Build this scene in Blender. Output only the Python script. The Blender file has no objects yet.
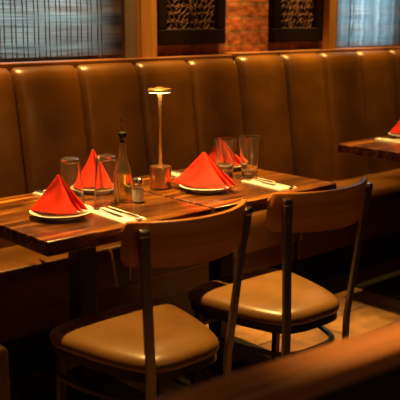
import bpy, bmesh, math, random
from mathutils import Vector, Matrix
random.seed(7)
S = bpy.context.scene
C = S.collection
PI = math.pi
sin, cos = math.sin, math.cos

# ------------------------------------------------------------------ helpers
def obj(name, bm, mat, parent=None, smooth=True, bevel=0.0, subd=0, auto=40, seg=2):
    bmesh.ops.recalc_face_normals(bm, faces=bm.faces[:])
    me = bpy.data.meshes.new(name)
    bm.to_mesh(me); bm.free()
    me.materials.append(mat)
    o = bpy.data.objects.new(name, me); C.objects.link(o)
    if smooth:
        for p in me.polygons: p.use_smooth = True
        me.set_sharp_from_angle(angle=math.radians(auto))
    if bevel:
        b = o.modifiers.new('bevel', 'BEVEL'); b.width = bevel; b.segments = seg; b.limit_method = 'ANGLE'; b.angle_limit = 0.6
    if subd:
        b = o.modifiers.new('sub', 'SUBSURF'); b.levels = subd; b.render_levels = subd
    if parent: o.parent = parent
    return o

def tag(o, label, cat, group=None):
    o['label'] = label; o['category'] = cat
    if group: o['group'] = group
    return o

def thing(name, label, cat, loc=(0, 0, 0), rz=0.0, group=None):
    o = bpy.data.objects.new(name, None); C.objects.link(o)
    o.empty_display_size = .05
    o.location = loc; o.rotation_euler = (0, 0, rz)
    return tag(o, label, cat, group)

def struct(o):
    o['kind'] = 'structure'; return o

def dup(root, loc, rz, label, group=None):
    r = root.copy(); C.objects.link(r)
    r.location = loc; r.rotation_euler = (0, 0, rz); r['label'] = label
    if group: r['group'] = group
    for ch in list(root.children):
        c = ch.copy(); C.objects.link(c); c.parent = r
        for g in ch.children:
            d = g.copy(); C.objects.link(d); d.parent = c
    return r

def box(bm, x0, x1, y0, y1, z0, z1):
    v = [bm.verts.new(p) for p in ((x0,y0,z0),(x1,y0,z0),(x1,y1,z0),(x0,y1,z0),(x0,y0,z1),(x1,y0,z1),(x1,y1,z1),(x0,y1,z1))]
    for f in ((0,3,2,1),(4,5,6,7),(0,1,5,4),(1,2,6,5),(2,3,7,6),(3,0,4,7)):
        bm.faces.new([v[i] for i in f])
    return v

def BM(): return bmesh.new()

def bxo(name, dims, mat, parent=None, bevel=.003, seg=2):
    b = BM(); box(b, *dims); return obj(name, b, mat, parent, bevel=bevel, seg=seg)

def loft(bm, rings, closed=True, cap0=True, cap1=True):
    R = [[bm.verts.new(p) for p in r] for r in rings]
    n = len(R[0])
    for a, b in zip(R, R[1:]):
        for i in range(n if closed else n - 1):
            j = (i + 1) % n
            bm.faces.new((a[i], a[j], b[j], b[i]))
    if closed and cap0: bm.faces.new(R[0][::-1])
    if closed and cap1: bm.faces.new(R[-1])
    return R

def lathe(bm, prof, n=32, cx=0, cy=0, cz=0):
    """prof: (r, z) list; r == 0 at an end becomes a pole"""
    rings = []
    for r, z in prof:
        if r < 1e-6: rings.append([bm.verts.new((cx, cy, cz + z))])
        else: rings.append([bm.verts.new((cx + r*cos(2*PI*i/n), cy + r*sin(2*PI*i/n), cz + z)) for i in range(n)])
    for a, b in zip(rings, rings[1:]):
        for i in range(n):
            j = (i + 1) % n
            if len(a) == 1 and len(b) == 1: continue
            if len(a) == 1: bm.faces.new((a[0], b[j], b[i]))
            elif len(b) == 1: bm.faces.new((a[i], a[j], b[0]))
            else: bm.faces.new((a[i], a[j], b[j], b[i]))

def tube(bm, pts, r, n=8, closed=False, flat=1.0):
    pts = [Vector(p) for p in pts]; m = len(pts); rings = []
    up = Vector((0, 0, 1))
    for i, p in enumerate(pts):
        a = pts[i-1] if (i or closed) else p
        b = pts[(i+1) % m] if (i < m-1 or closed) else p
        t = (b - a).normalized()
        s = t.cross(up)
        if s.length < 1e-3: s = t.cross(Vector((0, 1, 0)))
        s.normalize(); w = s.cross(t).normalized()
        rr = r[i] if isinstance(r, (list, tuple)) else r
        rings.append([p + s*(rr*cos(2*PI*k/n)) + w*(rr*flat*sin(2*PI*k/n)) for k in range(n)])
    if closed: rings.append(rings[0]); loft(bm, rings, True, False, False); bmesh.ops.remove_doubles(bm, verts=bm.verts[:], dist=1e-6)
    else: loft(bm, rings)

def catmull(pts, sub=6, closed=True):
    P = [Vector(p) for p in pts]; n = len(P); out = []
    for i in range(n if closed else n - 1):
        p0 = P[(i-1) % n] if closed else P[max(i-1, 0)]
        p1 = P[i]; p2 = P[(i+1) % n]
        p3 = P[(i+2) % n] if closed else P[min(i+2, n-1)]
        for k in range(sub):
            t = k/sub
            out.append(0.5*((2*p1) + (p2-p0)*t + (2*p0-5*p1+4*p2-p3)*t*t + (3*p1-p0-3*p2+p3)*t**3))
    if not closed: out.append(P[-1].copy())
    return out

# ------------------------------------------------------------------ materials
def mat(name):
    m = bpy.data.materials.new(name); m.use_nodes = True
    nt = m.node_tree; bs = nt.nodes['Principled BSDF']
    return m, nt, bs, nt.nodes.new, nt.links.new

def plain(name, col, rough=.5, metal=0.0, bump=0.0, bscale=200, var=0.0, vscale=12, spec=.5, coat=0.0):
    m, nt, bs, N, L = mat(name)
    bs.inputs['Base Color'].default_value = (*col, 1)
    bs.inputs['Roughness'].default_value = rough
    bs.inputs['Metallic'].default_value = metal
    bs.inputs['Specular IOR Level'].default_value = spec
    bs.inputs['Coat Weight'].default_value = coat
    tc = N('ShaderNodeTexCoord')
    if bump:
        n = N('ShaderNodeTexNoise'); n.inputs['Scale'].default_value = bscale; n.inputs['Detail'].default_value = 4
        b = N('ShaderNodeBump'); b.inputs['Strength'].default_value = bump; b.inputs['Distance'].default_value = .002
        L(tc.outputs['Object'], n.inputs['Vector']); L(n.outputs['Fac'], b.inputs['Height']); L(b.outputs['Normal'], bs.inputs['Normal'])
    if var:
        n = N('ShaderNodeTexNoise'); n.inputs['Scale'].default_value = vscale; n.inputs['Detail'].default_value = 3.8
        r = N('ShaderNodeValToRGB')
        r.color_ramp.elements[0].position = .3; r.color_ramp.elements[1].position = .7
        r.color_ramp.elements[0].color = (*[c*(1-var) for c in col], 1); r.color_ramp.elements[1].color = (*[min(1, c*(1+var)) for c in col], 1)
        L(tc.outputs['Object'], n.inputs['Vector']); L(n.outputs['Fac'], r.inputs['Fac']); L(r.outputs['Color'], bs.inputs['Base Color'])
    return m

def wood(name, dark, mid, light, scale=(2.2, 26, 26), rough=.3, bump=.15, coat=0.0, planks=0.0):
    m, nt, bs, N, L = mat(name)
    tc = N('ShaderNodeTexCoord'); mp = N('ShaderNodeMapping'); mp.inputs['Scale'].default_value = scale
    L(tc.outputs['Object'], mp.inputs['Vector'])
    n1 = N('ShaderNodeTexNoise'); n1.inputs['Scale'].default_value = 1.0; n1.inputs['Detail'].default_value = 7; n1.inputs['Distortion'].default_value = 1.2
    L(mp.outputs['Vector'], n1.inputs['Vector'])
    r = N('ShaderNodeValToRGB'); e = r.color_ramp.elements
    e[0].position = .32; e[0].color = (*dark, 1); e[1].position = .72; e[1].color = (*light, 1)
    k = e.new(.5); k.color = (*mid, 1)
    L(n1.outputs['Fac'], r.inputs['Fac'])
    col = r.outputs['Color']
    if planks:
        sp = N('ShaderNodeSeparateXYZ'); L(tc.outputs['Object'], sp.inputs[0])
        ml = N('ShaderNodeMath'); ml.operation = 'MULTIPLY'; ml.inputs[1].default_value = 1/planks; L(sp.outputs['Y'], ml.inputs[0])
        fl = N('ShaderNodeMath'); fl.operation = 'FLOOR'; L(ml.outputs[0], fl.inputs[0])
        wn = N('ShaderNodeTexWhiteNoise'); wn.noise_dimensions = '1D'; L(fl.outputs[0], wn.inputs['W'])
        mr = N('ShaderNodeMapRange'); mr.inputs['To Min'].default_value = .6; mr.inputs['To Max'].default_value = 1.25
        L(wn.outputs['Value'], mr.inputs['Value'])
        mx = N('ShaderNodeMix'); mx.data_type = 'RGBA'; mx.blend_type = 'MULTIPLY'; mx.inputs['Factor'].default_value = 1
        L(col, mx.inputs['A']); L(mr.outputs['Result'], mx.inputs['B']); col = mx.outputs['Result']
    L(col, bs.inputs['Base Color'])
    bs.inputs['Roughness'].default_value = rough; bs.inputs['Coat Weight'].default_value = coat; bs.inputs['Coat Roughness'].default_value = .12
    b = N('ShaderNodeBump'); b.inputs['Strength'].default_value = bump; b.inputs['Distance'].default_value = .003
    L(n1.outputs['Fac'], b.inputs['Height']); L(b.outputs['Normal'], bs.inputs['Normal'])
    return m

def vinyl(name, col, rough=.38):
    m, nt, bs, N, L = mat(name)
    tc = N('ShaderNodeTexCoord')
    n = N('ShaderNodeTexVoronoi'); n.inputs['Scale'].default_value = 260
    n2 = N('ShaderNodeTexNoise'); n2.inputs['Scale'].default_value = 7; n2.inputs['Detail'].default_value = 3.8
    L(tc.outputs['Object'], n.inputs['Vector']); L(tc.outputs['Object'], n2.inputs['Vector'])
    b = N('ShaderNodeBump'); b.inputs['Strength'].default_value = .12; b.inputs['Distance'].default_value = .001
    L(n.outputs['Distance'], b.inputs['Height'])
    b2 = N('ShaderNodeBump'); b2.inputs['Strength'].default_value = .25; b2.inputs['Distance'].default_value = .006
    L(n2.outputs['Fac'], b2.inputs['Height']); L(b.outputs['Normal'], b2.inputs['Normal']); L(b2.outputs['Normal'], bs.inputs['Normal'])
    r = N('ShaderNodeValToRGB'); r.color_ramp.elements[0].color = (*[c*.8 for c in col], 1); r.color_ramp.elements[1].color = (*[c*1.15 for c in col], 1)
    r.color_ramp.elements[0].position = .35; r.color_ramp.elements[1].position = .65
    L(n2.outputs['Fac'], r.inputs['Fac']); L(r.outputs['Color'], bs.inputs['Base Color'])
    bs.inputs['Roughness'].default_value = rough
    return m

def thin_glass(name, tint=(.95, .97, .95), gloss=1.0, haze_mix=0.0):
    m, nt, bs, N, L = mat(name); nt.nodes.remove(bs)
    out = nt.nodes['Material Output']
    lw = N('ShaderNodeLayerWeight'); lw.inputs['Blend'].default_value = .5
    pw = N('ShaderNodeMath'); pw.operation = 'POWER'; pw.inputs[1].default_value = 4; L(lw.outputs['Facing'], pw.inputs[0])
    fr = N('ShaderNodeMath'); fr.operation = 'MULTIPLY_ADD'; fr.inputs[1].default_value = .75; fr.inputs[2].default_value = .04; L(pw.outputs[0], fr.inputs[0])
    t = N('ShaderNodeBsdfTransparent'); t.inputs['Color'].default_value = (*tint, 1)
    g = N('ShaderNodeBsdfGlossy'); g.inputs['Roughness'].default_value = .04; g.inputs['Color'].default_value = (gloss, gloss, gloss, 1)
    mx = N('ShaderNodeMixShader'); L(fr.outputs[0], mx.inputs[0]); L(t.outputs[0], mx.inputs[1]); L(g.outputs[0], mx.inputs[2])
    res = mx.outputs[0]
    if haze_mix:                     # pale diffuse haze painted in so the glass looks lit
        d = N('ShaderNodeBsdfDiffuse'); d.inputs['Color'].default_value = (.85, .82, .76, 1)
        m2 = N('ShaderNodeMixShader'); m2.inputs[0].default_value = haze_mix; L(res, m2.inputs[1]); L(d.outputs[0], m2.inputs[2]); res = m2.outputs[0]
    L(res, out.inputs['Surface'])
    return m

def real_glass(name, col=(.97, .98, .96), rough=.02, ior=1.45, haze_mix=0.0, fcol=(.85, .82, .76)):
    m, nt, bs, N, L = mat(name)
    bs.inputs['Base Color'].default_value = (*col, 1); bs.inputs['Transmission Weight'].default_value = 1
    bs.inputs['Roughness'].default_value = rough; bs.inputs['IOR'].default_value = ior
    if haze_mix:                     # painted haze that makes clear glass look lit, or cloudy liquid
        d = N('ShaderNodeBsdfDiffuse'); d.inputs['Color'].default_value = (*fcol, 1)
        t = N('ShaderNodeBsdfTranslucent'); t.inputs['Color'].default_value = (*fcol, 1)
        m1 = N('ShaderNodeMixShader'); L(d.outputs[0], m1.inputs[1]); L(t.outputs[0], m1.inputs[2])
        m2 = N('ShaderNodeMixShader'); m2.inputs[0].default_value = haze_mix
        L(bs.outputs[0], m2.inputs[1]); L(m1.outputs[0], m2.inputs[2]); L(m2.outputs[0], nt.nodes['Material Output'].inputs['Surface'])
    return m

def brick_mat(name):
    m, nt, bs, N, L = mat(name)
    tc = N('ShaderNodeTexCoord'); sp = N('ShaderNodeSeparateXYZ'); cb = N('ShaderNodeCombineXYZ')
    L(tc.outputs['Object'], sp.inputs[0]); L(sp.outputs['X'], cb.inputs['X']); L(sp.outputs['Z'], cb.inputs['Y'])
    br = N('ShaderNodeTexBrick'); br.inputs['Scale'].default_value = 1.0
    br.inputs['Brick Width'].default_value = .215; br.inputs['Row Height'].default_value = .073; br.inputs['Mortar Size'].default_value = .006
    br.inputs['Color1'].default_value = (.42, .105, .018, 1); br.inputs['Color2'].default_value = (.24, .058, .013, 1); br.inputs['Mortar'].default_value = (.24, .10, .03, 1)
    L(cb.outputs[0], br.inputs['Vector'])
    n = N('ShaderNodeTexNoise'); n.inputs['Scale'].default_value = 22; n.inputs['Detail'].default_value = 6
    L(tc.outputs['Object'], n.inputs['Vector'])
    r = N('ShaderNodeMapRange'); r.inputs['From Min'].default_value = .3; r.inputs['From Max'].default_value = .7; r.inputs['To Min'].default_value = .55; r.inputs['To Max'].default_value = 1.5
    L(n.outputs['Fac'], r.inputs['Value'])
    mx = N('ShaderNodeMix'); mx.data_type = 'RGBA'; mx.blend_type = 'MULTIPLY'; mx.inputs['Factor'].default_value = 1
    L(br.outputs['Color'], mx.inputs['A']); L(r.outputs['Result'], mx.inputs['B']); L(mx.outputs['Result'], bs.inputs['Base Color'])
    bs.inputs['Roughness'].default_value = .8
    ad = N('ShaderNodeMath'); ad.operation = 'MULTIPLY_ADD'; ad.inputs[1].default_value = -1.2; L(br.outputs['Fac'], ad.inputs[0]); L(n.outputs['Fac'], ad.inputs[2])
    b = N('ShaderNodeBump'); b.inputs['Strength'].default_value = .8; b.inputs['Distance'].default_value = .008
    L(ad.outputs[0], b.inputs['Height']); L(b.outputs['Normal'], bs.inputs['Normal'])
    return m

def tile_mat(name):
    m, nt, bs, N, L = mat(name)
    tc = N('ShaderNodeTexCoord')
    br = N('ShaderNodeTexBrick'); br.offset = .5; br.inputs['Scale'].default_value = 1.0
    br.inputs['Brick Width'].default_value = .46; br.inputs['Row Height'].default_value = .23; br.inputs['Mortar Size'].default_value = .005
    br.inputs['Color1'].default_value = (.26, .13, .045, 1); br.inputs['Color2'].default_value = (.11, .048, .017, 1); br.inputs['Mortar'].default_value = (.03, .016, .008, 1)
    L(tc.outputs['Object'], br.inputs['Vector'])
    n = N('ShaderNodeTexNoise'); n.inputs['Scale'].default_value = 9; n.inputs['Detail'].default_value = 8; n.inputs['Roughness'].default_value = .65
    L(tc.outputs['Object'], n.inputs['Vector'])
    r = N('ShaderNodeMapRange'); r.inputs['From Min'].default_value = .3; r.inputs['From Max'].default_value = .7; r.inputs['To Min'].default_value = .45; r.inputs['To Max'].default_value = 1.6
    L(n.outputs['Fac'], r.inputs['Value'])
    mx = N('ShaderNodeMix'); mx.data_type = 'RGBA'; mx.blend_type = 'MULTIPLY'; mx.inputs['Factor'].default_value = 1
    L(br.outputs['Color'], mx.inputs['A']); L(r.outputs['Result'], mx.inputs['B']); L(mx.outputs['Result'], bs.inputs['Base Color'])
    bs.inputs['Roughness'].default_value = .45
    ad = N('ShaderNodeMath'); ad.operation = 'MULTIPLY_ADD'; ad.inputs[1].default_value = -.8; L(br.outputs['Fac'], ad.inputs[0]); L(n.outputs['Fac'], ad.inputs[2])
    b = N('ShaderNodeBump'); b.inputs['Strength'].default_value = .5; b.inputs['Distance'].default_value = .005
    L(ad.outputs[0], b.inputs['Height']); L(b.outputs['Normal'], bs.inputs['Normal'])
    return m

def shade_mat(name, c0, c1, bands=0.0):
    """woven reed shade: thin fabric that lets daylight through, darker and lighter reeds"""
    m, nt, bs, N, L = mat(name); nt.nodes.remove(bs); out = nt.nodes['Material Output']
    tc = N('ShaderNodeTexCoord')
    mp = N('ShaderNodeMapping'); mp.inputs['Scale'].default_value = (3.5, 7, 330); L(tc.outputs['Object'], mp.inputs['Vector'])
    n = N('ShaderNodeTexNoise'); n.inputs['Scale'].default_value = 1; n.inputs['Detail'].default_value = 3; L(mp.outputs[0], n.inputs['Vector'])
    fac = n.outputs['Fac']
    if bands:
        mp2 = N('ShaderNodeMapping'); mp2.inputs['Scale'].default_value = (bands, 1, .3); L(tc.outputs['Object'], mp2.inputs['Vector'])
        w = N('ShaderNodeTexNoise'); w.inputs['Scale'].default_value = 1; w.inputs['Detail'].default_value = 2; L(mp2.outputs[0], w.inputs['Vector'])
        mm = N('ShaderNodeMix'); mm.inputs['Factor'].default_value = .6; L(fac, mm.inputs['A']); L(w.outputs['Fac'], mm.inputs['B']); fac = mm.outputs['Result']
    r = N('ShaderNodeValToRGB'); r.color_ramp.elements[0].position = .36; r.color_ramp.elements[1].position = .64
    r.color_ramp.elements[0].color = (*c0, 1); r.color_ramp.elements[1].color = (*c1, 1); L(fac, r.inputs['Fac'])
    d = N('ShaderNodeBsdfDiffuse'); t = N('ShaderNodeBsdfTranslucent'); mx = N('ShaderNodeMixShader'); mx.inputs[0].default_value = .72
    d.inputs['Color'].default_value = (.16, .09, .05, 1)
    L(r.outputs['Color'], t.inputs['Color'])
    L(d.outputs[0], mx.inputs[1]); L(t.outputs[0], mx.inputs[2]); L(mx.outputs[0], out.inputs['Surface'])
    return m

def emit(name, col, s):
    m, nt, bs, N, L = mat(name); bs.inputs['Base Color'].default_value = (*col, 1)
    bs.inputs['Emission Color'].default_value = (*col, 1); bs.inputs['Emission Strength'].default_value = s
    return m

VINYL = vinyl('bench_vinyl', (.092, .034, .0032), .32)
SEATV = vinyl('chair_vinyl', (.110, .050, .012), .33)
TABLE = wood('table_wood', (.014, .0035, .001), (.125, .038, .005), (.46, .165, .024), (2.6, 26, 26), .25, .3, .25, planks=.09)
PLY = wood('plywood', (.38, .13, .022), (.48, .17, .030), (.54, .20, .040), (3, 3, 40), .36, .04, .15)
RAILW = wood('rail_wood', (.10, .035, .012), (.17, .062, .02), (.25, .095, .03), (2.5, 40, 40), .38, .08)
POST = wood('post_wood', (.46, .20, .04), (.56, .25, .055), (.64, .30, .07), (40, 40, 1.6), .45, .04)
CASING = plain('casing_paint', (.20, .14, .115), .5, var=.12)
DARKW = plain('carved_frame_wood', (.010, .005, .0035), .6, bump=.2, bscale=60, spec=.08)
FRET = plain('carved_wood', (.068, .020, .008), .6, bump=.3, bscale=90, var=.25, vscale=20)
BLACK = plain('black_metal', (.030, .026, .022), .34, .6, bump=.05, bscale=300)
STEELB = plain('dark_steel', (.22, .18, .13), .38, .85)
STEEL = plain('cutlery_steel', (.75, .73, .70), .18, 1.0)
COPPER = plain('brushed_copper', (.58, .33, .16), .32, 1.0, bump=.1, bscale=500)
BRASS = plain('brass_metal', (.90, .62, .24), .42, 1.0)
CERAM = plain('white_ceramic', (.86, .84, .80), .16, coat=.4)
CLOTH = plain('red_cloth', (.50, .020, .005), .72, bump=.25, bscale=700, var=.08, vscale=30, spec=.2)
PAPER = plain('white_paper_napkin', (.88, .86, .80), .8, bump=.15, bscale=400)
GLASS = real_glass('clear_glass', (.98, .98, .96), .01, 1.48, .018)
TGLASS = thin_glass('window_glass')
OIL = real_glass('oil', (.98, .80, .22), .02, 1.46, .22, (.90, .58, .08))
BOTTLE = real_glass('bottle_glass', (.97, .95, .80), .01, 1.48, .02)
SHAKER = thin_glass('shaker_glass', (.95, .95, .93))
SALT = plain('salt', (.85, .83, .80), .9, bump=.4, bscale=500)
BRICK = brick_mat('red_brick')
TILE = tile_mat('slate_tile')
PLASTER = plain('dark_plaster', (.16, .10, .06), .85, bump=.1, bscale=40)
CEIL = plain('ceiling_paint', (.22, .15, .09), .9)
SHADE1 = shade_mat('reed_shade', (.24, .28, .28), (.72, .78, .76))
SHADE2 = shade_mat('banded_shade', (.22, .36, .44), (.85, .97, 1.0), 26)
CORD = plain('shade_cord', (.035, .02, .014), .8)
CABLE = plain('pale_cord', (.5, .42, .3), .6)
LENS = emit('lamp_lens', (1, .66, .26), 14)

# ------------------------------------------------------------------ room
YW = 3.17                       # front of the window wall
b = BM(); box(b, -2.5, 7.5, -3.2, 4.0, -.1, 0); struct(obj('floor', b, TILE, smooth=False))
b = BM(); box(b, -2.5, 7.5, -3.2, 4.0, 2.85, 2.95); struct(obj('ceiling', b, CEIL, smooth=False))
b = BM(); box(b, -2.6, -2.5, -3.2, 4.0, 0, 2.85); struct(obj('wall_left', b, PLASTER, smooth=False))
b = BM(); box(b, 7.5, 7.6, -3.2, 4.0, 0, 2.85); struct(obj('wall_right', b, PLASTER, smooth=False))
b = BM(); box(b, -2.5, 7.5, -3.3, -3.2, 0, 2.85); struct(obj('wall_front', b, PLASTER, smooth=False))
W1 = (.95, 2.205); W2 = (3.85, 4.46); WZ = (1.19, 1.95)
b = BM()
box(b, -2.5, 7.5, YW, YW+.2, 0, WZ[0]); box(b, -2.5, 7.5, YW, YW+.2, WZ[1], 2.85)
for x0, x1 in ((-2.5, W1[0]), (W1[1], W2[0]), (W2[1], 7.5)): box(b, x0, x1, YW, YW+.2, *WZ)
struct(obj('wall_back', b, BRICK, smooth=False))
for i, (x0, x1) in enumerate((W1, W2)):
    w = bpy.data.objects.new('window_%d' % (i+1), None); C.objects.link(w); w.location = ((x0+x1)/2, YW+.1, WZ[0]); struct(w)
    h = (x1-x0)/2; H = WZ[1]-WZ[0]
    b = BM(); t = .05
    box(b, -h, h, -.04, .06, 0, t); box(b, -h, h, -.04, .06, H-t, H)
    box(b, -h, -h+t, -.04, .06, t, H-t); box(b, h-t, h, -.04, .06, t, H-t)
    obj('window_frame', b, CASING, w, smooth=False)
    b = BM(); box(b, -h+t, h-t, .01, .016, t, H-t); obj('glass_pane', b, TGLASS, w, smooth=False)
struct(bxo('trim_1', (2.302, 2.369, 3.112, YW, 1.19, 2.05), CASING))
struct(bxo('trim_2', (2.372, 2.474, 3.085, YW, 1.19, 2.85), POST, bevel=.004))
struct(bxo('trim_3', (3.736, 3.812, 3.085, YW, 1.19, 2.85), POST, bevel=.004))

struct(bxo('trim_4', (4.585, 4.68, 3.112, YW, 1.19, 2.05), CASING))
# woven shades in front of the windows
def shade(name, x0, x1, m, label, cords):
    t = thing(name, label, 'window shade', ((x0+x1)/2, YW-.035, 1.215))
    h = (x1-x0)/2; H = .80
    b = BM(); n = 60
    rows = []
    for k in range(n+1):
        z = H*k/n; y = .0025*sin(z*60)
        rows.append([(-h, y, z), (h, y, z), (h, y+.0015, z), (-h, y+.0015, z)])
    loft(b, rows); obj('woven_panel', b, m, t)
    b = BM(); box(b, -h, h, -.012, .022, H, H+.05); obj('headrail', b, RAILW, t)
    for x in cords:
        b = BM(); tube(b, [(x-(x0+x1)/2, -.006+.002*sin(k*1.7), H*k/12) for k in range(13)], .0029, 6); obj('cord', b, CORD, t)
    return t
c1 = []
x = 1.455
while x < 2.2:
    c1 += [x, x+.020]; x += .0545
c1 = [c for c in c1 if c < 2.215]
shade('woven_shade', .88, 2.300, SHADE1, 'blue-grey woven reed window shade with dark paired cords, at the upper left', c1)
shade('woven_shade', 3.815, 4.58, SHADE2, 'pale blue window shade with light vertical bands, at the upper right', (3.98, 4.01))

# carved fretwork panels on the brick
def carved(x0, x1, label):
    w = x1-x0; h = w/2; z0 = 1.252; H = .76
    t = thing('carved_panel', label, 'wall carving', ((x0+x1)/2, YW, z0), 0, 'carved wooden panels on the brick wall')
    e = .062
    b = BM()
    box(b, -h, h, -.045, 0, 0, .078); box(b, -h, h, -.045, 0, H-.078, H)
    box(b, -h, -h+e, -.045, 0, .078, H-.078); box(b, h-e, h, -.045, 0, .078, H-.078)
    obj('frame', b, DARKW, t, bevel=.006)
    bxo('backing', (-h+e, h-e, -.012, -.004, .078, H-.078), DARKW, t, bevel=0)
    b = BM(); iw = h-e; r = random.Random(3)
    def ring(cx, cz, a, c, rot, tr=.0065):
        for s in (1, -1):
            pts = []
            for k in range(14):
                q = 2*PI*k/14; u = a*cos(q); v = c*sin(q)
                pts.append((s*(cx+u*cos(rot)-v*sin(rot)), -.022, cz+u*sin(rot)+v*cos(rot)))
            tube(b, pts, tr, 6, closed=True)
    cw, chh = .031, .040
    for row in range(17):
        for k in range(6):
            cx = .017 + k*cw + (.012 if row % 2 else 0); zc = .085+.008 + row*chh*.93 + r.uniform(-.005, .005)
            a_ = r.uniform(.010, .014); c_ = r.uniform(.017, .024)
            if cx < iw-.006: ring(cx, zc, a_, c_, r.uniform(-.9, .9), .0042)
    for v in b.verts: v.co.x = max(-iw+.004, min(iw-.004, v.co.x))
    obj('fretwork', b, FRET, t)
    b = BM()
    for zc in (.10, .26, .42, .58):     # carved leaf spine
        lathe(b, [(0, 0), (.010, .03), (.013, .06), (.006, .11), (0, .14)], 10, 0, -.022, zc)
    obj('spine', b, FRET, t)
    return t
carved(2.508, 2.960, 'dark carved fretwork panel left of the bare brick, above the brass lamp')
carved(3.318, 3.733, 'dark carved fretwork panel right of the bare brick, beside the right window')

# ------------------------------------------------------------------ banquettes
def banquette(name, x0, n, w, dy, dz, roll, label):
    L_ = n*w
    t = thing(name, label, 'bench', (x0, 0, 0), 0, 'brown vinyl banquettes along the window wall')
    prof = [(2.915, .455), (2.918, .50), (2.93, .60), (2.945, .70), (2.96, .80), (2.975, .90), (2.99, 1.0), (3.002, 1.08),
            (3.010, 1.125), (3.019, 1.152), (3.034, 1.170), (3.054, 1.180), (3.075, 1.183)]
    for i in range(n):
        b = BM(); m = 20; rows = []
        for (y, z) in prof:
            f = min(1.0, (z-.44)/.1)
            row = []
            for k in range(m+1):
                u = -1+2*k/m; a = abs(u)
                d = .010*(a**6) + .014*max(0, a-.93)/.07 + .006*a*a + (roll*max(0, (a-.72)/.28)**2 if u < 0 else 0)
                zz = z+dz-(.005*(a**10) if z > 1.1 else 0)
                row.append((i*w + w*(k/m)*.994 + .003*w + .0*z, y+dy+d, zz))
            rows.append(row)
        G = [[b.verts.new(p) for p in r] for r in rows]
        Bk = [[b.verts.new((r[0][0], 3.085, r[0][2])), b.verts.new((r[-1][0], 3.085, r[-1][2]))] for r in rows]
        for r0, r1 in zip(G, G[1:]):
            for k in range(m): b.faces.new((r0[k], r0[k+1], r1[k+1], r1[k]))
        for j in range(len(G)-1):
            b.faces.new((Bk[j][0], G[j][0], G[j+1][0], Bk[j+1][0]))
            b.faces.new((G[j][-1], Bk[j][1], Bk[j+1][1], G[j+1][-1]))
            b.faces.new((Bk[j][1], Bk[j][0], Bk[j+1][0], Bk[j+1][1]))
        b.faces.new(G[-1]+[Bk[-1][1], Bk[-1][0]]); b.faces.new(G[0][::-1]+[Bk[0][0], Bk[0][1]])
        obj('back_panel', b, VINYL, t, auto=50)
    # seat cushion with a rolled front edge
    b = BM(); ys = 2.60+dy
    sec = [(2.96, .30), (2.96, .465), (ys+.12, .482), (ys+.05, .483), (ys+.018, .476), (ys+.003, .455), (ys, .42), (ys, .30)]
    loft(b, [[(.004, y, z) for y, z in sec], [(L_-.004, y, z) for y, z in sec]]); obj('seat_cushion', b, VINYL, t, bevel=.006)
    bxo('front_panel', (.006, L_-.006, ys+.012, ys+.03, .20, .30), VINYL, t)
    bxo('plinth', (.01, L_-.01, ys+.10, 3.05, 0, .20), BLACK, t)
    bxo('seat_box', (.01, L_-.01, ys+.03, 3.07, .20, .30), BLACK, t, bevel=0)
    bxo('cap_rail', (0, L_-.002, 3.068, 3.16, 1.172+dz, 1.198+dz), RAILW, t, bevel=.004)
    return t
banquette('banquette', 1.6753-4*.3209, 8, .3209, 0, 0, .004, 'long brown vinyl banquette behind the two set tables')
banquette('banquette', 2.968, 8, .3288, -.014, .008, .022, 'brown vinyl banquette behind the table cut off at the right edge')

# ------------------------------------------------------------------ tables
def table(x0, x1, y0, y1, label):
    cx, cy = (x0+x1)/2, (y0+y1)/2; hx, hy = (x1-x0)/2, (y1-y0)/2
    t = thing('dining_table', label, 'table', (cx, cy, 0), 0, 'wooden pedestal tables along the banquette')
    bxo('tabletop', (-hx, hx, -hy, hy, .715, .76), TABLE, t, bevel=.0035)
    b = BM(); box(b, -.036, .036, -.036, .036, .03, .70); obj('pedestal', b, BLACK, t, bevel=.006)
    b = BM(); box(b, -.2, .2, -.2, .2, .700, .715); obj('mounting_plate', b, BLACK, t)
    b = BM(); box(b, -.24, .24, -.24, .24, 0, .014); box(b, -.07, .07, -.07, .07, .014, .03); obj('base_plate', b, BLACK, t, bevel=.004)
    return t
table(1.157, 1.791, 1.951, 2.571, 'thick dark wooden table at left with the brass lamp standing at its right edge')
table(1.803, 2.441, 1.951, 2.571, 'wooden table in the middle with two clear upright glasses')
t3 = table(3.245, 3.885, 1.97, 2.597, 'wooden table at the right edge of the photo, cut off')
b = BM(); box(b, -.30, -.24, -.235, -.22, .690, .715); obj('corner_bracket', b, STEEL, t3, bevel=.002)

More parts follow.
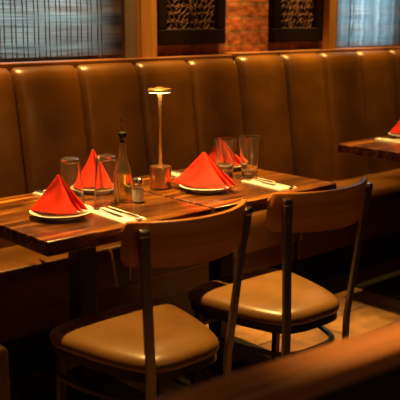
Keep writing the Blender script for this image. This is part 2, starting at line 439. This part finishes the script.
# ------------------------------------------------------------------ chairs
def chair(label):
    t = thing('bistro_chair', label, 'chair', (1.378, 1.78, 0), 0, 'bistro chairs at the front of the tables')
    oy = -1.78
    R0 = .288; cyc = 1.803+oy; ax = .001
    # curved plywood back
    b = BM(); n = 40; am = math.asin(.213/.288); rings = []
    for k in range(n+1):
        u = -1+2*k/n; a = u*am
        e = max(0, (abs(u)-.93)/.07)
        cut = .020*(1-math.sqrt(max(0, 1-e*e)))
        ztop = .882-cut; zbot = .765-.010*(1-u*u)+cut
        ring = []
        for rr, z in ((R0+.008, zbot+.003), (R0+.009, zbot+.006), (R0+.009, ztop-.005), (R0+.006, ztop), (R0-.006, ztop), (R0-.009, ztop-.005), (R0-.009, zbot+.006), (R0-.006, zbot)):
            lean = -(z-.82)*.10
            ring.append((rr*sin(a)+ax, cyc-rr*cos(a)+lean, z))
        rings.append(ring)
    loft(b, rings); obj('backrest', b, PLY, t)
    # rear uprights: flat bars that run from the back to the floor
    for s in (-1, 1):
        a = s*math.radians(36.6); nx, ny = sin(a), -cos(a); q = a*.3; tx, ty = cos(q), sin(q); ux, uy = sin(q), -cos(q)
        rad = R0+.009+.0085; X0 = rad*sin(a)+ax; Y0 = cyc-rad*cos(a)
        P = [(X0, Y0-.004, .866), (X0-s*.004, Y0-.001, .82), (X0-s*.013, Y0+.008, .74),
             (s*.156, Y0+.017, .60), (s*.1435, 1.584+oy, .47), (s*.1395, 1.588+oy, .40), (s*.141, 1.588+oy, .20), (s*.150, 1.578+oy, .004)]
        P = [tuple(p) for p in catmull(P, 4, False)]
        def bar(P, hw, ht):
            b = BM(); loft(b, [[(x+tx*hw*i+ux*ht*j, y+ty*hw*i+uy*ht*j, z) for i, j in ((-1, -1), (1, -1), (1, 1), (-1, 1))] for x, y, z in P]); return b
        lg = obj('rear_upright', bar(P[1:], .0135, .0065), STEELB, t, bevel=.002)
        x, y, z = P[1]
        obj('highlight_tip', bar([(x, y, z-.012), (X0, Y0-.004, .862), (X0, Y0-.001, .867)], .0140, .0072), STEEL, lg, bevel=.003)  # added lighter steel piece, paints the highlight on the bar's top end
        for z in (.838, .800):
            b = BM(); p0 = Vector((X0-s*.004+ux*.006, Y0-.001+uy*.006, z))
            tube(b, [p0, p0+Vector((ux, uy, 0))*.004], .0045, 10)
            obj('bolt', b, STEELB, lg)
    # seat cushion
    half = [(0, 1.580), (.075, 1.584), (.126, 1.608), (.160, 1.67), (.188, 1.76), (.209, 1.86), (.217, 1.94), (.200, 1.997), (.140, 2.022), (.06, 2.028)]
    outl = half + [(0, 2.029)] + [(-x, y) for x, y in half[:0:-1]]
    O = [(p.x, p.y+oy) for p in catmull([(x, y, 0) for x, y in outl], 5)]
    cyS = 1.80+oy
    def ringat(sc, z, off=0): return [(x*sc, (y-cyS)*sc+cyS, z) for x, y in O]
    b = BM()
    loft(b, [ringat(.95, .444), ringat(.985, .446), ringat(1.0, .453), ringat(1.0, .463), ringat(.985, .473), ringat(.95, .481), ringat(.88, .488), ringat(.74, .493), ringat(.5, .4955), ringat(.25, .4965)])
    obj('seat', b, SEATV, t, auto=70)
    b = BM(); loft(b, [ringat(.92, .418), ringat(.97, .418), ringat(.97, .445), ringat(.92, .445), ringat(.92, .418)], True, False, False)
    bmesh.ops.remove_doubles(b, verts=b.verts[:], dist=1e-6); obj('seat_frame', b, BLACK, t)
    b = BM(); loft(b, [ringat(.875, .336), ringat(.945, .336), ringat(.945, .348), ringat(.875, .348), ringat(.875, .336)], True, False, False)
    bmesh.ops.remove_doubles(b, verts=b.verts[:], dist=1e-6); obj('foot_ring', b, BLACK, t)
    for s in (-1, 1):
        b = BM(); P = [(s*.186, 1.955+oy, .435), (s*.190, 1.965+oy, .2), (s*.205, 1.985+oy, .004)]
        loft(b, [[(x+i*.011, y+j*.011, z) for i, j in ((-1, -1), (1, -1), (1, 1), (-1, 1))] for x, y, z in P])
        lg = obj('front_leg', b, BLACK, t, bevel=.002)
    return t
ch = chair('brown vinyl seat bistro chair with curved plywood back, nearest the camera at the left table')
dup(ch, (1.914, 1.772, 0), math.radians(-2.5), 'brown vinyl seat bistro chair with curved plywood back at the middle table, farther right')

# low upholstered divider at the left edge, booth back in the foreground
t = thing('low_divider', 'end of a low brown vinyl divider at the lower left edge of the photo', 'divider', (.822, 1.62, 0))
bxo('padded_panel', (-.027, .027, 0, .55, .06, .632), SEATV, t, bevel=.014, seg=4)
bxo('plinth', (-.02, .02, .01, .54, 0, .06), BLACK, t)
t = thing('booth_backrest', 'low dark booth back with brown wooden cap, blurred in the lower right foreground', 'booth', (.742, .72, 0), math.radians(-5.9))
b = BM(); box(b, -.9, 2.1, -.036, .036,   .858, .90); obj('cap_rail', b, RAILW, t, bevel=.012, seg=4)
bxo('panel', (-.9, 2.1, -.026, .026, 0, .858), BLACK, t, bevel=.004)

# ------------------------------------------------------------------ table settings
ZT = .76
def plate_mesh(r):
    b = BM(); k = r/.10
    lathe(b, [(0, .004), (.055*k, .004), (.062*k, .006), (.088*k, .015), (.098*k, .0195), (.100*k, .021), (.0985*k, .0225), (.088*k, .0185), (.064*k, .0095), (.055*k, .0075), (0, .0075)], 48)
    lathe(b, [(.052*k, 0), (.057*k, 0), (.058*k, .005), (.051*k, .005), (.052*k, 0)], 48)
    return b
def plate(x, y, r, label):
    o = obj('side_plate', plate_mesh(r), CERAM); o.location = (x, y, ZT)
    return tag(o, label, 'plate', 'white side plates on the tables')
def napkin(x, y, base, apex, rz, label, z=ZT+.0235, seed=0):
    """standing pyramid fold: walls run from one peak to a pleated base"""
    B = catmull([(p[0], p[1], 0) for p in base], 8); A = Vector(apex); n = len(B)
    b = BM(); rings = []; m = 16; rnd = random.Random(seed)
    ph = rnd.random()*6
    for k in range(m+1):
        t = k/m; ring = []
        s = .035+.965*t
        for i, p in enumerate(B):
            q = A.lerp(p, s)
            q.z = A.z*(1-t) + .010*t*(1-t)*4*sin(i*.35+ph)*.5
            bul = .010*sin(PI*t)
            d = Vector((p.x, p.y, 0))
            if d.length > 0: q += d.normalized()*(-bul*.6)
            q.x += .002*sin(9*t+i*.5+ph)*t; q.y += .002*cos(8*t+i*.4)*t
            ring.append(q)
        rings.append(ring)
    loft(b, rings, True, True, False)
    o = obj('folded_napkin', b, CLOTH, auto=75)
    o.location = (x, y, z); o.rotation_euler = (0, 0, rz)
    sd = o.modifiers.new('solid', 'SOLIDIFY'); sd.thickness = .0022; sd.offset = -1
    sb = o.modifiers.new('sub', 'SUBSURF'); sb.levels = 1; sb.render_levels = 2
    return tag(o, label, 'napkin', 'red folded cloth napkins on the plates')
def yawof(x, y): return math.atan2(y, x)-PI/2       # local +y points away from the photographer's side
plate(1.354, 2.187, .102, 'white side plate at the front left corner under the nearest red napkin')
napkin(1.354, 2.187, [(-.100, .020), (-.055, -.028), (-.01, -.058), (.034, -.066), (.050, -.052), (.034, -.012), (.052, -.040), (.066, -.046), (.060, -.006), (.080, -.028), (.084, -.005), (.055, .02), (.03, .055), (-.03, .06), (-.075, .045)], (-.006, -.005, .114), yawof(1.354, 2.187),
       'red cloth napkin folded to a peak on the front left plate', seed=1)
plate(1.668, 2.452, .096, 'white side plate at the back of the left table behind the upturned glasses')
napkin(1.668, 2.452, [(-.082, .02), (-.055, -.04), (-.035, -.055), (.0, -.048), (.012, -.03), (.03, -.05), (.055, -.045), (.078, -.015), (.055, .03), (.0, .06), (-.05, .05)], (-.008, .0, .130), yawof(1.668, 2.452),
       'red cloth napkin standing behind the two upturned glasses', seed=2)
plate(1.975, 2.185, .100, 'white side plate at the front of the middle table beside the lamp')
napkin(1.968, 2.190, [(-.118, .035), (-.07, -.02), (-.02, -.062), (.055, -.078), (.080, -.070), (.062, -.018), (.092, -.058), (.104, -.050), (.088, -.008), (.116, -.034), (.116, -.012), (.06, .02), (.02, .055), (-.05, .06), (-.10, .055)], (.0, 0, .119), yawof(1.975, 2.185),
       'wide red cloth napkin folded to a peak beside the brass lamp base', seed=3)
plate(2.335, 2.470, .096, 'white side plate behind the two upright glasses')
napkin(2.335, 2.470, [(-.085, .02), (-.05, -.035), (-.015, -.05), (.0, -.025), (.02, -.05), (.05, -.055), (.06, -.035), (.085, -.04), (.098, -.01), (.06, .03), (.0, .06), (-.06, .05)], (-.024, .0, .108), yawof(2.335, 2.47),
       'red cloth napkin standing behind the two upright glasses', seed=4)
plate(3.690, 2.492, .098, 'white side plate on the right table at the photo edge')
napkin(3.690, 2.492, [(-.09, .02), (-.05, -.035), (-.015, -.05), (.02, -.05), (.05, -.055), (.06, -.035), (.085, -.03), (.09, .0), (.06, .03), (.0, .06), (-.06, .05)], (-.01, 0, .12), yawof(3.690, 2.492),
       'red cloth napkin on the right table at the photo edge', seed=5)

# paper napkins with fork and knife
def paper(x, y, w, l, rz, label):
    b = BM()
    for k in range(4):
        d = .0015*k
        box(b, -w/2+d, w/2-d*.5, -l/2+d, l/2-d*.3, .0012*k, .0012*k+.0011)
    o = obj('paper_napkin', b, PAPER, bevel=.0004, seg=1); o.location = (x, y, ZT+.0003); o.rotation_euler = (0, 0, rz)
    return tag(o, label, 'paper napkin', 'folded white paper napkins under the cutlery')
def fork_bm():
    b = BM(); rr = []
    for y, w, z in ((-.100, .0060, .001), (-.094, .0085, .001), (-.06, .0075, .0015), (-.01, .0040, .004), (.025, .0035, .006), (.038, .0075, .005), (.048, .0115, .003), (.062, .0120, .002)):
        rr.append([(-w, y, z), (w, y, z), (w, y, z+.0022), (-w, y, z+.0022)])
    loft(b, rr)
    for i in range(4):
        x = -.0102+i*.0068; q = []
        for y, w, z in ((.060, .0019, .002), (.08, .0017, .0018), (.098, .0012, .006)):
            q.append([(x-w, y, z), (x+w, y, z), (x+w, y, z+.0018), (x-w, y, z+.0018)])
        loft(b, q)
    return b
def knife_bm():
    b = BM(); rr = []
    for y, w0, w1, th in ((-.11, .006, .006, .004), (-.105, .0085, .0085, .006), (-.03, .0075, .0075, .0062), (-.005, .0055, .0055, .005), (.0, .006, .0095, .0022), (.06, .006, .0105, .0018), (.10, .006, .009, .0015), (.118, .003, .0045, .0012)):
        rr.append([(-w0, y, .0005), (w1, y, .0005), (w1, y, th), (-w0, y, th)])
    loft(b, rr); return b
FORK = obj('dinner_fork', fork_bm(), STEEL, bevel=.0006, seg=1)
KNIFE = obj('dinner_knife', knife_bm(), STEEL, bevel=.0006, seg=1)
first = {}
def cutlery(src, x, y, rz, label, cat, grp):
    o = src if src.name not in first else src.copy()
    if src.name in first: C.objects.link(o)
    first[src.name] = 1
    o.location = (x, y, ZT+.0055); o.rotation_euler = (0, 0, rz)
    return tag(o, label, cat, grp)
rd = math.radians
for (x, y, w, l, rz, where) in ((1.495, 2.085, .088, .215, rd(-3), 'right of the front left plate'),
                           (1.508, 2.470, .075, .19, rd(2), 'at the left table\'s back edge'),
                           (2.222, 2.105, .092, .22, rd(-4), 'right of the wide red napkin'),
                           (2.100, 2.470, .075, .19, rd(2), 'just behind the lamp base'),
                           (3.540, 2.462, .080, .20, rd(-3), 'on the right table')):
    paper(x, y, w, l, rz, 'folded white paper napkin ' + where)
    c, s = cos(rz), sin(rz)
    P = lambda dx, dy: (x+dx*c-dy*s, y+dx*s+dy*c)
    cutlery(FORK, *P(-.018, .045 if y < 2.2 else .012), rz+rd(2), 'steel fork lying on the paper napkin ' + where, 'fork', 'steel forks on the paper napkins')
    cutlery(KNIFE, *P(.018, -.008 if y < 2.2 else .005), rz+rd(-2), 'steel knife lying on the paper napkin ' + where, 'knife', 'steel knives on the paper napkins')

# glasses
def glass_prof(rb, rt, h, flip):
    p = [(0, 0), (rb-.003, 0), (rb, .003), (rb+(rt-rb)*.15, h*.15), (rt, h-.001), (rt-.001, h), (rt-.0022, h-.001), (rb+(rt-rb)*.2-.0035, h*.2), (rb-.004, .016), (0, .013)]
    if flip: p = [(r, h-z) for r, z in p]
    return p
def glass(x, y, rb, rt, h, flip, label, grp):
    b = BM(); lathe(b, glass_prof(rb, rt, h, flip), 48); o = obj('water_glass', b, GLASS, auto=35)
    o.location = (x, y, ZT+.0002); tag(o, label, 'glass', grp)
g1 = 'clear glasses standing upside down on the left table'; g2 = 'clear upright glasses on the middle table'
glass(1.472, 2.312, .032, .044, .160, True, 'clear upside-down glass right behind the front left plate', g1)
glass(1.562, 2.232, .033, .044, .170, True, 'clear upside-down glass standing next to the oil bottle', g1)
glass(2.234, 2.357, .030, .046, .146, False, 'shorter upright clear glass behind the wide red napkin peak', g2)
glass(2.300, 2.285, .031, .046, .158, False, 'taller upright clear glass farther right on the middle table', g2)

# oil bottle
t = thing('oil_bottle', 'slim glass oil bottle with dark pourer, standing between upturned glass and salt shaker', 'bottle', (1.638, 2.240, ZT))
b = BM(); lathe(b, [(0, .002), (.028, .0), (.0325, .004), (.033, .02), (.031, .07), (.027, .105), (.020, .135), (.0145, .16), (.0125, .19), (.0118, .215), (.0135, .217), (.0135, .224), (.0100, .224), (.0098, .19), (.012, .16), (.0175, .135), (.0245, .105), (.0285, .07), (.0305, .02), (.029, .006), (0, .006)], 40)
obj('bottle_body', b, BOTTLE, t)
b = BM(); lathe(b, [(0, .0072), (.0280, .0072), (.0295, .02), (.0277, .068), (.0245, .098), (0, .098)], 40); obj('oil', b, OIL, t)
b = BM(); lathe(b, [(0, .205), (.009, .205), (.009, .225), (.0145, .225), (.0145, .238), (.009, .241), (.0045, .244), (0, .244)], 24); obj('stopper', b, BLACK, t)
b = BM(); tube(b, [(0, 0, .24), (0, 0, .255), (-.001, 0, .265), (-.004, .001, .278), (-.007, .002, .288)], [.0045, .0042, .004, .0036, .003], 10); obj('pour_spout', b, STEEL, t)
# salt shaker
t = thing('salt_shaker', 'small glass salt shaker with metal cap beside the oil bottle', 'salt shaker', (1.662, 2.190, ZT))
def octa(bm, prof, n=8):
    rings = [[(r*cos(2*PI*(k+.5)/n), r*sin(2*PI*(k+.5)/n), z) for k in range(n)] for r, z in prof]; loft(bm, rings)
b = BM(); octa(b, [(.019, 0), (.0225, .004), (.0215, .045), (.0185, .062)]); obj('jar', b, SHAKER, t, auto=20)
b = BM(); octa(b, [(.0175, .004), (.0205, .007), (.0195, .042), (.0185, .05)]); obj('salt', b, SALT, t, auto=20)
b = BM(); lathe(b, [(0, .062), (.0185, .062), (.0195, .064), (.0195, .074), (.0165, .083), (.009, .087), (0, .088)], 24); obj('cap', b, STEEL, t)
# lamp
t = thing('table_lamp', 'slim brass cordless lamp with flat disc head and copper drum base', 'lamp', (1.876, 2.330, ZT))
b = BM(); lathe(b, [(0, 0), (.041, 0), (.041, .004), (0, .004)], 40); obj('foot_ring', b, BLACK, t)
b = BM(); lathe(b, [(0, .004), (.0395, .004), (.040, .006), (.040, .080), (.0385, .083), (.030, .084), (0, .084)], 48); obj('base', b, COPPER, t)
b = BM(); lathe(b, [(0, .083), (.0085, .083), (.0065, .10), (.0054, .16), (.0056, .28), (.0075, .34), (.011, .356), (0, .356)], 20); obj('stem', b, BRASS, t)
b = BM(); lathe(b, [(0, .358), (.036, .358), (.042, .357), (.0435, .359), (.0435, .366), (.041, .369), (.02, .371), (.010, .375), (0, .376)], 48); hd = obj('disc_head', b, BRASS, t)
b = BM(); lathe(b, [(0.013, .3555), (.0395, .3555), (.0395, .3585), (.013, .3585), (.013, .3555)], 40); obj('light_ring', b, LENS, hd)
# thin cord under the left table
b = BM(); tube(b, [tuple(p) for p in catmull([(1.50, 2.07, .716), (1.515, 2.065, .70), (1.53, 2.062, .66), (1.532, 2.063, .60), (1.530, 2.066, .54)], 6, False)], .0016, 6)
tag(obj('hanging_cord', b, CABLE), 'thin pale cord hanging under the front edge of the left table', 'cord')

# ------------------------------------------------------------------ lights
WARM = (1.0, .57, .14)
def spot(name, loc, to, W, size, blend=.5, r=.03, col=WARM):
    l = bpy.data.lights.new(name, 'SPOT'); l.energy = W; l.spot_size = rd(size); l.spot_blend = blend; l.shadow_soft_size = r; l.color = col
    o = bpy.data.objects.new(name, l); C.objects.link(o); o.location = loc
    o.rotation_euler = (Vector(to)-Vector(loc)).to_track_quat('-Z', 'Y').to_euler()
    return o
spot('downlight_spot', (1.50, 2.25, 2.8), (1.46, 1.99, 0), 720, 40, .5)
spot('downlight_spot', (2.85, 2.28, 2.8), (2.28, 2.05, 0), 720, 36, .5)
spot('downlight_spot', (3.50, 3.00, 2.8), (3.22, 2.40, 0), 380, 34, .5)
for x in (.8, 1.3, 1.8, 2.3, 2.8, 3.3, 3.8, 4.3):
    spot('wall_wash_spot', (x, 2.95, 2.8), (x, 3.18, 1.2), 340, 34, .6)
spot('aisle_spot', (1.16, .62, 2.8), (1.18, .7, 0), 680, 26, 1.0)
l = bpy.data.lights.new('lamp_glow', 'AREA'); l.shape = 'DISK'; l.size = .07; l.energy = .5; l.color = WARM
o = bpy.data.objects.new('lamp_glow', l); C.objects.link(o); o.location = (1.876, 2.33, ZT+.3545)
# soft light of the rest of the dining room
l = bpy.data.lights.new('room_light', 'AREA'); l.energy = 17; l.size = 2.0; l.color = (1, .56, .2)
o = bpy.data.objects.new('room_light', l); C.objects.link(o); o.location = (1.0, -1.2, 2.7); o.rotation_euler = (rd(25), 0, 0)

w = bpy.data.worlds.new('daylight'); S.world = w; w.use_nodes = True
bg = w.node_tree.nodes['Background']; bg.inputs['Color'].default_value = (.86, .94, 1.0, 1); bg.inputs['Strength'].default_value = 3.8

# ------------------------------------------------------------------ camera
cd = bpy.data.cameras.new('camera'); cam = bpy.data.objects.new('camera', cd); C.objects.link(cam)
cam.location = (0, 0, 1.37567); cam.rotation_euler = (PI/2-.21809, 0, -.72697)
cd.sensor_width = 36; cd.lens = 815.167/400*36; cd.clip_start = .05
cd.dof.use_dof = True; cd.dof.focus_distance = 2.78; cd.dof.aperture_fstop = 4.0
S.camera = cam
S.view_settings.view_transform = 'Standard'; S.view_settings.look = 'None'; S.view_settings.gamma = 1; S.view_settings.use_curve_mapping = False
S.view_settings.exposure = 0.0
S.cycles.sample_clamp_indirect = 3.0
S.cycles.max_bounces = 12; S.cycles.transparent_max_bounces = 16; S.cycles.transmission_bounces = 10
